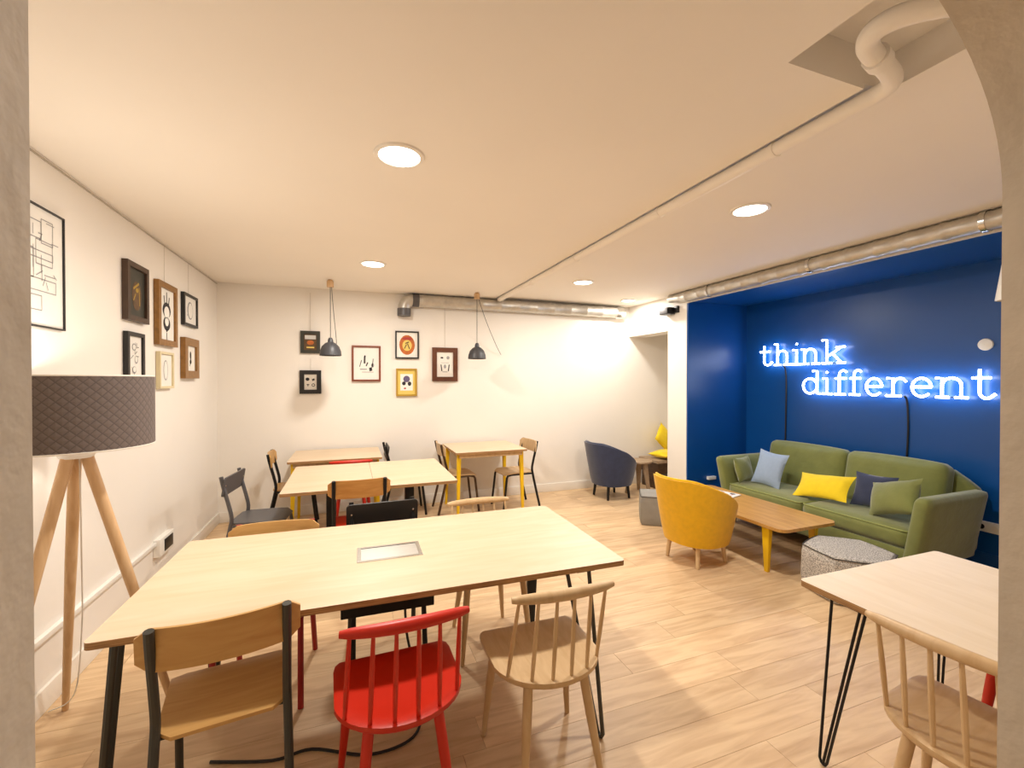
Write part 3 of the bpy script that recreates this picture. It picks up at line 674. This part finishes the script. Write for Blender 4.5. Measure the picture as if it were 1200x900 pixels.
bm = BM(); tube(bm, smooth_path([(-.55, 2.12, .006), (-.31, 2.04, .006), (-.16, 2.045, .006), (.06, 1.935, .006), (.235, 1.95, .006), (.305, 2.06, .012), (.30, 2.12, .12), (.25, 2.14, .35), (.24, 2.15, .495)], 7), .006, 8)
o = obj('power_cord', bm, 'cord_black', None); tag(o, 'black power cord looping over the floor under the long table', 'cord')

# two tables pushed together in the middle
def column_table(label, x, y, hx, z, hb):
    t = thing('work_table', label, 'table', (x, y, 0), 0)
    table_top(t, hx, .55, z, .024)
    bm = BM(); box(bm, -.04, .04, -.04, .04, .016, z - .026); obj('column', bm, 'black_steel', t, .006)
    bm = BM(); box(bm, -hb, hb, -hb, hb, 0, .018); obj('base_plate', bm, 'black_steel', t, .004)
    bm = BM(); box(bm, -.2, .2, -.03, .03, z - .042, z - .024); box(bm, -.03, .03, -.35, .35, z - .041, z - .0245); obj('bracket', bm, 'black_steel', t)
column_table('pale table on a small black column foot, next to the grey metal chair', -.165, 4.17, .335, .740, .13)
column_table('pale table on a black column, joined to its neighbour and further from the grey chair', .505, 4.16, .333, .742, .22)
# tables against the back wall on yellow legs
def yellow_table(label, x, y, hx, hy, z, apron=.05):
    t = thing('yellow_leg_table', label, 'table', (x, y, 0), 0)
    table_top(t, hx, hy, z, .022)
    bm = BM(); ix, iy = hx - .05, hy - .05
    for q in ((-ix, ix, -iy, -iy + .018), (-ix, ix, iy - .018, iy), (-ix, -ix + .018, -iy + .018, iy - .018), (ix - .018, ix, -iy + .018, iy - .018)): box(bm, *q, z - .022 - apron, z - .022)
    obj('apron', bm, 'beech', t)
    for sx in (-1, 1):
        for sy in (-1, 1):
            cx, cy = sx * (hx - .052), sy * (hy - .09)
            bm = BM(); fx, fy = sx * (hx - .035), sy * (hy - .07)
            hexa(bm, [(fx - .014, fy - .014, 0), (fx + .014, fy - .014, 0), (fx + .014, fy + .014, 0), (fx - .014, fy + .014, 0), (cx - .024, cy - .024, z - .023), (cx + .024, cy - .024, z - .023), (cx + .024, cy + .024, z - .023), (cx - .024, cy + .024, z - .023)])
            obj('leg', bm, 'yellow_paint', t, .004)
    return t
yellow_table('birch table with yellow legs against the back wall under the red-brown framed print', -.145, 5.235, .455, .385, .765)
yellow_table('birch table with yellow legs against the back wall under the pendant with swinging cord', 1.53, 5.22, .43, .40, .765)
# table by the arch
t = thing('work_table', 'pale birch table on thin three-rod black hairpin legs beside the arch', 'table', (2.235, .985, 0), -.01)
table_top(t, .465, .335, .74, .024, 'ply_pale')
hairpin(t, -.425, .255, [(-.43, .22), (-.40, .13), (-.44, .09)], .0055)
hairpin(t, .40, .29, [(.41, .25), (.38, .27), (.31, .29)], .0055)
hairpin(t, -.09, -.295, [(-.12, -.305), (-.09, -.285), (-.06, -.305)], .0055)
hairpin(t, .18, -.305, [(.21, -.31), (.18, -.30), (.15, -.31)], .0055)

# ------------------------------------------------------------------ chairs, placed
school_chair('plywood chair with charcoal tubular frame beside the red spindle chair', -.42, 1.865, .13, 'charcoal_tube', 'chair_ply', 'chair_ply')
spindle_chair('red painted spindle back chair at the long table', .165, 1.68, .03, 'red_paint')
spindle_chair('natural wood spindle back chair beside the red one at the long table', .752, 1.685, -.02, 'beech')
school_chair('plywood chair on dark red tubular legs across the long table', -.41, 2.56, PI - .05, 'red_tube', 'chair_ply', 'chair_ply', sz=.945)
school_chair('black chair with riveted flat backrest across the long table', .19, 2.66, PI + .02, 'black_steel', 'black_ply', 'black_ply', True)
spindle_chair('natural wood spindle back chair tucked in across the long table', .78, 2.555, PI, 'beech')
school_chair('orange-toned plywood chair with black tube frame at the joined tables', .055, 3.765, .03, 'black_steel', 'red_paint', 'chair_ply_orange')
school_chair('all-grey metal chair standing sideways at the end of the joined tables', -.70, 4.15, -PI / 2 - .12, 'grey_metal', 'grey_metal', 'grey_metal', True)
school_chair('plywood chair with black frame by the wall at the end of the wall table', -.57, 5.22, -PI / 2 + .05, 'black_steel', 'chair_ply', 'chair_ply')
school_chair('dark chair turned away from the wall table under the oval picture', .60, 5.38, -PI / 2, 'black_steel', 'black_ply', 'black_ply', True)
spindle_chair('red spindle chair pushed right under the wall table', .0, 5.025, .0, 'red_paint', sz=.94)
school_chair('pale plywood chair on brown legs between the two wall tables', 1.22, 5.30, -PI / 2, 'dark_wood', 'beech', 'beech')
school_chair('pale plywood chair with black legs on the blue armchair side of the wall table', 1.92, 5.18, PI / 2 + .08, 'black_steel', 'beech', 'beech')
spindle_chair('natural wood spindle back chair drawn up to the table beside the arch', 1.875, .80, -PI / 2 + .10, 'beech')
spindle_chair('red spindle chair on the far side of the table beside the arch', 2.68, .86, PI / 2, 'red_paint')

# ------------------------------------------------------------------ tub armchairs
def armchair(label, x, y, rz, fabric, legm):
    """tub armchair; front is local +y"""
    t = thing('tub_armchair', label, 'armchair', (x, y, 0), rz)
    N, Mz = 36, 9; th = .055; bm = BM(); outer, inner = [], []
    for i in range(N + 1):
        a = math.radians(-138 + 276 * i / N)      # 0 = straight back
        k = abs(math.degrees(a))
        s = min(1, max(0, (k - 34) / 104)) ** 1.5
        ztop = .745 - .285 * s
        co, ci = [], []
        for j in range(Mz + 1):
            v = j / Mz; z = .185 + (ztop - .185) * v
            fl = .80 + .20 * v ** .8; lean = -.05 * v * max(0, math.cos(a))
            for lst, off in ((co, 0), (ci, th)):
                rx, ry = .325 * fl - off, .315 * fl - off
                ex = .88
                sx = math.copysign(abs(math.sin(a)) ** ex, math.sin(a)); sy = -math.copysign(abs(math.cos(a)) ** ex, math.cos(a))
                zz = z if off == 0 else min(z, ztop) 
                lst.append(bm.verts.new((rx * sx, ry * sy + lean, zz)))
        outer.append(co); inner.append(ci)
    for i in range(N):
        for j in range(Mz):
            bm.faces.new((outer[i][j], outer[i + 1][j], outer[i + 1][j + 1], outer[i][j + 1]))
            bm.faces.new((inner[i][j + 1], inner[i + 1][j + 1], inner[i + 1][j], inner[i][j]))
        bm.faces.new((outer[i][Mz], outer[i + 1][Mz], inner[i + 1][Mz], inner[i][Mz])); bm.faces.new((inner[i][0], inner[i + 1][0], outer[i + 1][0], outer[i][0]))
    for i in (0, N):
        for j in range(Mz): bm.faces.new((outer[i][j], outer[i][j + 1], inner[i][j + 1], inner[i][j]))
    shell = obj('shell', bm, fabric, t, ang=60)
    bm = BM(); pts = []
    for i in range(N + 1):
        pts.append((outer_pt(i, N)))
    tube(bm, pts, .012, 8); obj('rim_piping', bm, fabric, shell)
    bm = BM(); lathe(bm, [(.001, .27), (.19, .27), (.215, .285), (.222, .33), (.222, .39), (.205, .425), (.15, .442), (.001, .448)], 36, c=(0, .035, 0)); obj('seat_cushion', bm, fabric, t, ang=60)
    bm = BM(); lathe(bm, [(.001, .185), (.205, .185), (.218, .195), (.226, .268), (.001, .27)], 36, c=(0, .008, 0)); obj('seat_base', bm, fabric, t, ang=60)
    for sx in (-1, 1):
        for sy in (-1, 1):
            bm = BM(); tube(bm, [(sx * .15, sy * .15, .20), (sx * .165, sy * .17, .001)], [.022, .015], 12); obj('leg', bm, legm, t)
    return t
def outer_pt(i, N):
    a = math.radians(-138 + 276 * i / N); k = abs(math.degrees(a)); s = min(1, max(0, (k - 34) / 104)) ** 1.5
    z = .745 - .285 * s; lean = -.05 * max(0, math.cos(a)); rx, ry = .325 - .027, .315 - .027
    sx = math.copysign(abs(math.sin(a)) ** .88, math.sin(a)); sy = -math.copysign(abs(math.cos(a)) ** .88, math.cos(a))
    return (rx * sx, ry * sy + lean, z + .004)
armchair('mustard yellow tub armchair on pale wooden legs by the coffee table', 2.86, 3.09, -PI / 2 + .12, 'yellow_fabric', 'beech')
armchair('navy blue tub armchair on black legs near the back wall', 3.32, 5.15, -PI / 2 + .05, 'navy_fabric', 'black_steel')

# ------------------------------------------------------------------ coffee table and magazine
t = thing('coffee_table', 'long oak coffee table with rounded corners and yellow metal legs', 'coffee table', (3.49, 3.20, 0))
bm = BM(); prism(bm, rrect(.32, .70, .07, 6), .375, .40); obj('table_top', bm, 'oak_table', t, ang=30)
for sx in (-1, 1):
    for sy in (-1, 1):
        bm = BM(); cx, cy = sx * .27, sy * .52
        hexa(bm, [(cx - .014, cy - .016, 0), (cx + .014, cy - .016, 0), (cx + .014, cy + .016, 0), (cx - .014, cy + .016, 0), (cx - .022, cy - .035, .374), (cx + .022, cy - .035, .374), (cx + .022, cy + .035, .374), (cx - .022, cy + .035, .374)])
        obj('leg', bm, 'yellow_paint', t, .004)
bm = BM(); box(bm, -.255, .255, -.02, .02, .355, .374); obj('cross_bar', bm, 'yellow_paint', t)
t = thing('magazine', 'open magazine with white, red and dark printed pages lying on the oak table', 'magazine', (3.54, 3.56, .4005), .30)
bm = BM(); rcube(bm, .15, .20, .006, .005, n=4, M=Matrix.Translation((0, 0, .006))); pg = obj('pages', bm, 'paper', t)
bm = BM()
names = ['ink', 'art_red', 'art_purple', 'ink_grey']
for k in range(26):
    x0, y0 = rng.uniform(-.13, .10), rng.uniform(-.18, .15); sx, sy = rng.uniform(.01, .045), rng.uniform(.01, .05)
    z0 = .0125 + .0002 * (k % 4)
    f_ = bm.faces.new([bm.verts.new(p_) for p_ in ((x0, y0, z0), (x0 + sx, y0, z0), (x0 + sx, y0 + sy, z0), (x0, y0 + sy, z0))]); f_.material_index = k % 4
obj('printing', bm, names, pg)

# ------------------------------------------------------------------ sofa and its cushions (front is local +y = towards the room)
SX, SY = 4.40, 2.96
sf = thing('sofa', 'long green velvet sofa with slanted arms in the blue alcove', 'sofa', (SX, SY, 0), PI / 2)
HL = .86
bm = BM(); rcube(bm, HL + .02, .43, .085, .03, n=6, M=Matrix.Translation((0, 0, .205)), warp=lambda q: q); obj('base', bm, 'green_velvet', sf)
for s in (-1, 1):
    bm = BM()
    def warp(q, s=s):
        v = (q.z + .27) / .54
        return Vector((q.x + s * .10 * (v - .4), q.y + (.03 * (v - .5)), q.z))
    rcube(bm, .055, .40, .285, .045, (.012, 0, 0), 10, Matrix.Translation((s * (HL + .035), .05, .425)), warp=warp)
    obj('arm', bm, 'green_velvet', sf, ang=60)
    bm = BM(); rcube(bm, .425, .31, .075, .05, (0, .01, .025), 12, Matrix.Translation((s * .428, .115, .355))); sc_ = obj('seat_cushion', bm, 'green_velvet', sf, ang=60)
    bm = BM(); q = [(x_ * 1.0 + s * .428, y_ + .115, .418) for x_, y_ in rrect(.418, .302, .04, 4)]; tube(bm, q, .006, 6, closed=True); obj('piping', bm, 'green_piping', sc_)
    hb_ = .425 if s > 0 else .395
    M_ = Matrix.Translation((s * hb_, -.235, .62)) @ Matrix.Rotation(.20, 4, 'X')
    bm = BM(); rcube(bm, hb_, .085, .26, .06, (0, .04, .015), 12, M_); bc = obj('back_cushion', bm, 'green_velvet', sf, ang=60)
    bm = BM(); q = [M_ @ Vector((x_, .045, z_)) for x_, z_ in rrect(hb_ - .013, .247, .05, 4)]; tube(bm, q, .006, 6, closed=True); obj('piping', bm, 'green_piping', bc)
bm = BM(); rcube(bm, HL + .06, .055, .32, .045, (0, 0, 0), 16, Matrix.Translation((0, -.365, .505)) @ Matrix.Rotation(.15, 4, 'X'), warp=lambda q: Vector((q.x, q.y, q.z - max(0, abs(q.x) - .74) * .62 * max(0, q.z + .1) / .4))); obj('back', bm, 'green_velvet', sf, ang=60)
for sx in (-1, 1):
    for sy in (-1, 1):
        bm = BM(); tube(bm, [(sx * .78, sy * .36, .13), (sx * .80, sy * .375, .001)], [.02, .013], 10); obj('leg', bm, 'black_steel', sf)

def pillow(name, label, loc, rot, hx, hy, th, m_, seed=0):
    rr2 = random.Random(seed); n = 14; bm = BM(); top, bot = [], []
    for j in range(n + 1):
        a_, b_ = [], []
        for i in range(n + 1):
            u, v = 2 * i / n - 1, 2 * j / n - 1
            d = (max(0, 1 - u * u) ** .55) * (max(0, 1 - v * v) ** .55)
            pinch = 1 - .10 * (1 - abs(u) ** 2) * abs(v) ** 3 ; pinch2 = 1 - .10 * (1 - abs(v) ** 2) * abs(u) ** 3
            x_, y_ = u * hx * pinch2, v * hy * pinch
            wv = .006 * math.sin(5 * u + 3 * v + seed) * d
            a_.append(bm.verts.new((x_, y_, th * d + wv)))
            b_.append(a_[-1] if i in (0, n) or j in (0, n) else bm.verts.new((x_, y_, -th * d + wv)))
        top.append(a_); bot.append(b_)
    for j in range(n):
        for i in range(n):
            bm.faces.new((top[j][i], top[j][i + 1], top[j + 1][i + 1], top[j + 1][i]))
            try: bm.faces.new((bot[j + 1][i], bot[j + 1][i + 1], bot[j][i + 1], bot[j][i]))
            except ValueError: pass
    o = obj(name, bm, m_, None, loc=loc, rot=rot, ang=75); tag(o, label, 'cushion'); return o
SEAT = .455
pillow('cushion', 'green velvet cushion leaning on the sofa arm next to the pale blue cushion', (4.13, 3.735, SEAT + .130), (PI / 2 - .25, 0, .25), .16, .14, .055, 'green_velvet', 1)
pillow('cushion', 'pale blue square cushion standing on the green sofa', (4.20, 3.47, SEAT + .178), (PI / 2 - .32, .08, -PI / 2 + .05), .165, .19, .05, 'pale_blue_fabric', 2)
pillow('cushion', 'bright yellow cushion lying against the back of the green sofa', (4.21, 2.91, SEAT + .114), (PI / 2 - .72, -.10, -PI / 2 + .05), .25, .14, .055, 'bright_yellow_fabric', 3)
pillow('cushion', 'dark navy cushion beside the sofa arm cushion', (4.30, 2.53, SEAT + .150), (PI / 2 - .35, 0, -PI / 2 + .10), .16, .155, .045, 'navy_fabric', 4)
pillow('cushion', 'large green velvet cushion slumped against the sofa arm near the arch', (4.15, 2.29, SEAT + .168), (PI / 2 - .50, -.30, -PI / 2 - .15), .205, .155, .08, 'green_velvet', 5)

# ------------------------------------------------------------------ poufs
def pouf(label, x, y, rz, r, h, m_, n=6):
    t = thing('pouf', label, 'pouf', (x, y, 0), rz)
    bm = BM(); prof = [(.90, .0), (.97, .02), (1.0, h * .3), (.99, h * .8), (.96, h - .015), (.90, h), (.5, h + .004)]
    rings = []; K = 6
    for s, z in prof:
        ring = []
        for i in range(n):
            a0, a1 = 2 * PI * i / n, 2 * PI * (i + 1) / n
            for k in range(K):
                f_ = k / K; p_ = Vector((math.cos(a0), math.sin(a0))).lerp(Vector((math.cos(a1), math.sin(a1))), f_)
                p_ *= 1 + .035 * math.sin(PI * f_)
                ring.append(bm.verts.new((p_.x * r * s, p_.y * r * s, z)))
        rings.append(ring)
    L = n * K
    for a_, b_ in zip(rings, rings[1:]):
        for k in range(L): bm.faces.new((a_[k], a_[(k + 1) % L], b_[(k + 1) % L], b_[k]))
    bm.faces.new(rings[0][::-1]); bm.faces.new(rings[-1])
    body = obj('body', bm, m_, t, ang=40)
    bm = BM(); pts = []
    for i in range(n):
        a0, a1 = 2 * PI * i / n, 2 * PI * (i + 1) / n
        for k in range(K):
            p_ = Vector((math.cos(a0), math.sin(a0))).lerp(Vector((math.cos(a1), math.sin(a1))), k / K) * (1 + .035 * math.sin(PI * k / K)) * r * .965
            pts.append((p_.x, p_.y, h - .010))
    tube(bm, pts, .004, 6, closed=True); obj('top_seam', bm, 'dark_seam', body)
    return t
pouf('six-sided grey tweed pouf standing between coffee table and birch table', 3.46, 2.20, .30, .30, .335, 'tweed')
pouf('grey fabric pouf half hidden behind the yellow armchair', 3.20, 4.06, .2, .25, .32, 'grey_fabric', 4)

# ------------------------------------------------------------------ corner: round side table, bench with yellow cushion
t = thing('side_table', 'small round grey-brown wooden side table beside the navy armchair', 'side table', (3.79, 5.20, 0), .4)
bm = BM(); lathe(bm, [(.001, .43), (.185, .43), (.19, .436), (.19, .452), (.185, .456), (.001, .456)], 36); obj('table_top', bm, 'grey_wood', t)
for k in range(3):
    a = 2 * PI * k / 3 + .5; ca, sa = math.cos(a), math.sin(a)
    bm = BM(); v0 = Vector((ca, sa, 0)); v1 = Vector((-sa, ca, 0))
    P_ = [v0 * .16 - v1 * .02, v0 * .19 - v1 * .02, v0 * .19 + v1 * .02, v0 * .16 + v1 * .02]; Q_ = [v0 * .09 - v1 * .045, v0 * .12 - v1 * .045, v0 * .12 + v1 * .045, v0 * .09 + v1 * .045]
    hexa(bm, [tuple(p_) for p_ in P_] + [(q_.x, q_.y, .431) for q_ in Q_]); obj('leg', bm, 'grey_wood', t, .003)
t = thing('bench', 'dark wooden bench in the niche behind the white pillar', 'bench', (4.42, 5.40, 0))
bm = BM(); box(bm, -.30, .48, -.20, .24, .38, .42); obj('seat_board', bm, 'grey_wood', t, .004)
bm = BM(); box(bm, -.27, .45, -.17, .22, .22, .38); obj('drawer_box', bm, 'dark_wood', t, .004)
for sx in (-.25, .42):
    bm = BM(); box(bm, sx - .02, sx + .02, -.16, .2, 0, .22); obj('leg', bm, 'dark_wood', t, .003)
pillow('cushion', 'bright yellow cushion lying on the niche bench', (4.38, 5.34, .487), (.0, 0, .2), .21, .17, .06, 'bright_yellow_fabric', 6)
pillow('cushion', 'bright yellow cushion standing upright at the back of the niche bench', (4.52, 5.555, .70), (PI / 2 - .3, .75, .1), .17, .17, .06, 'bright_yellow_fabric', 8)
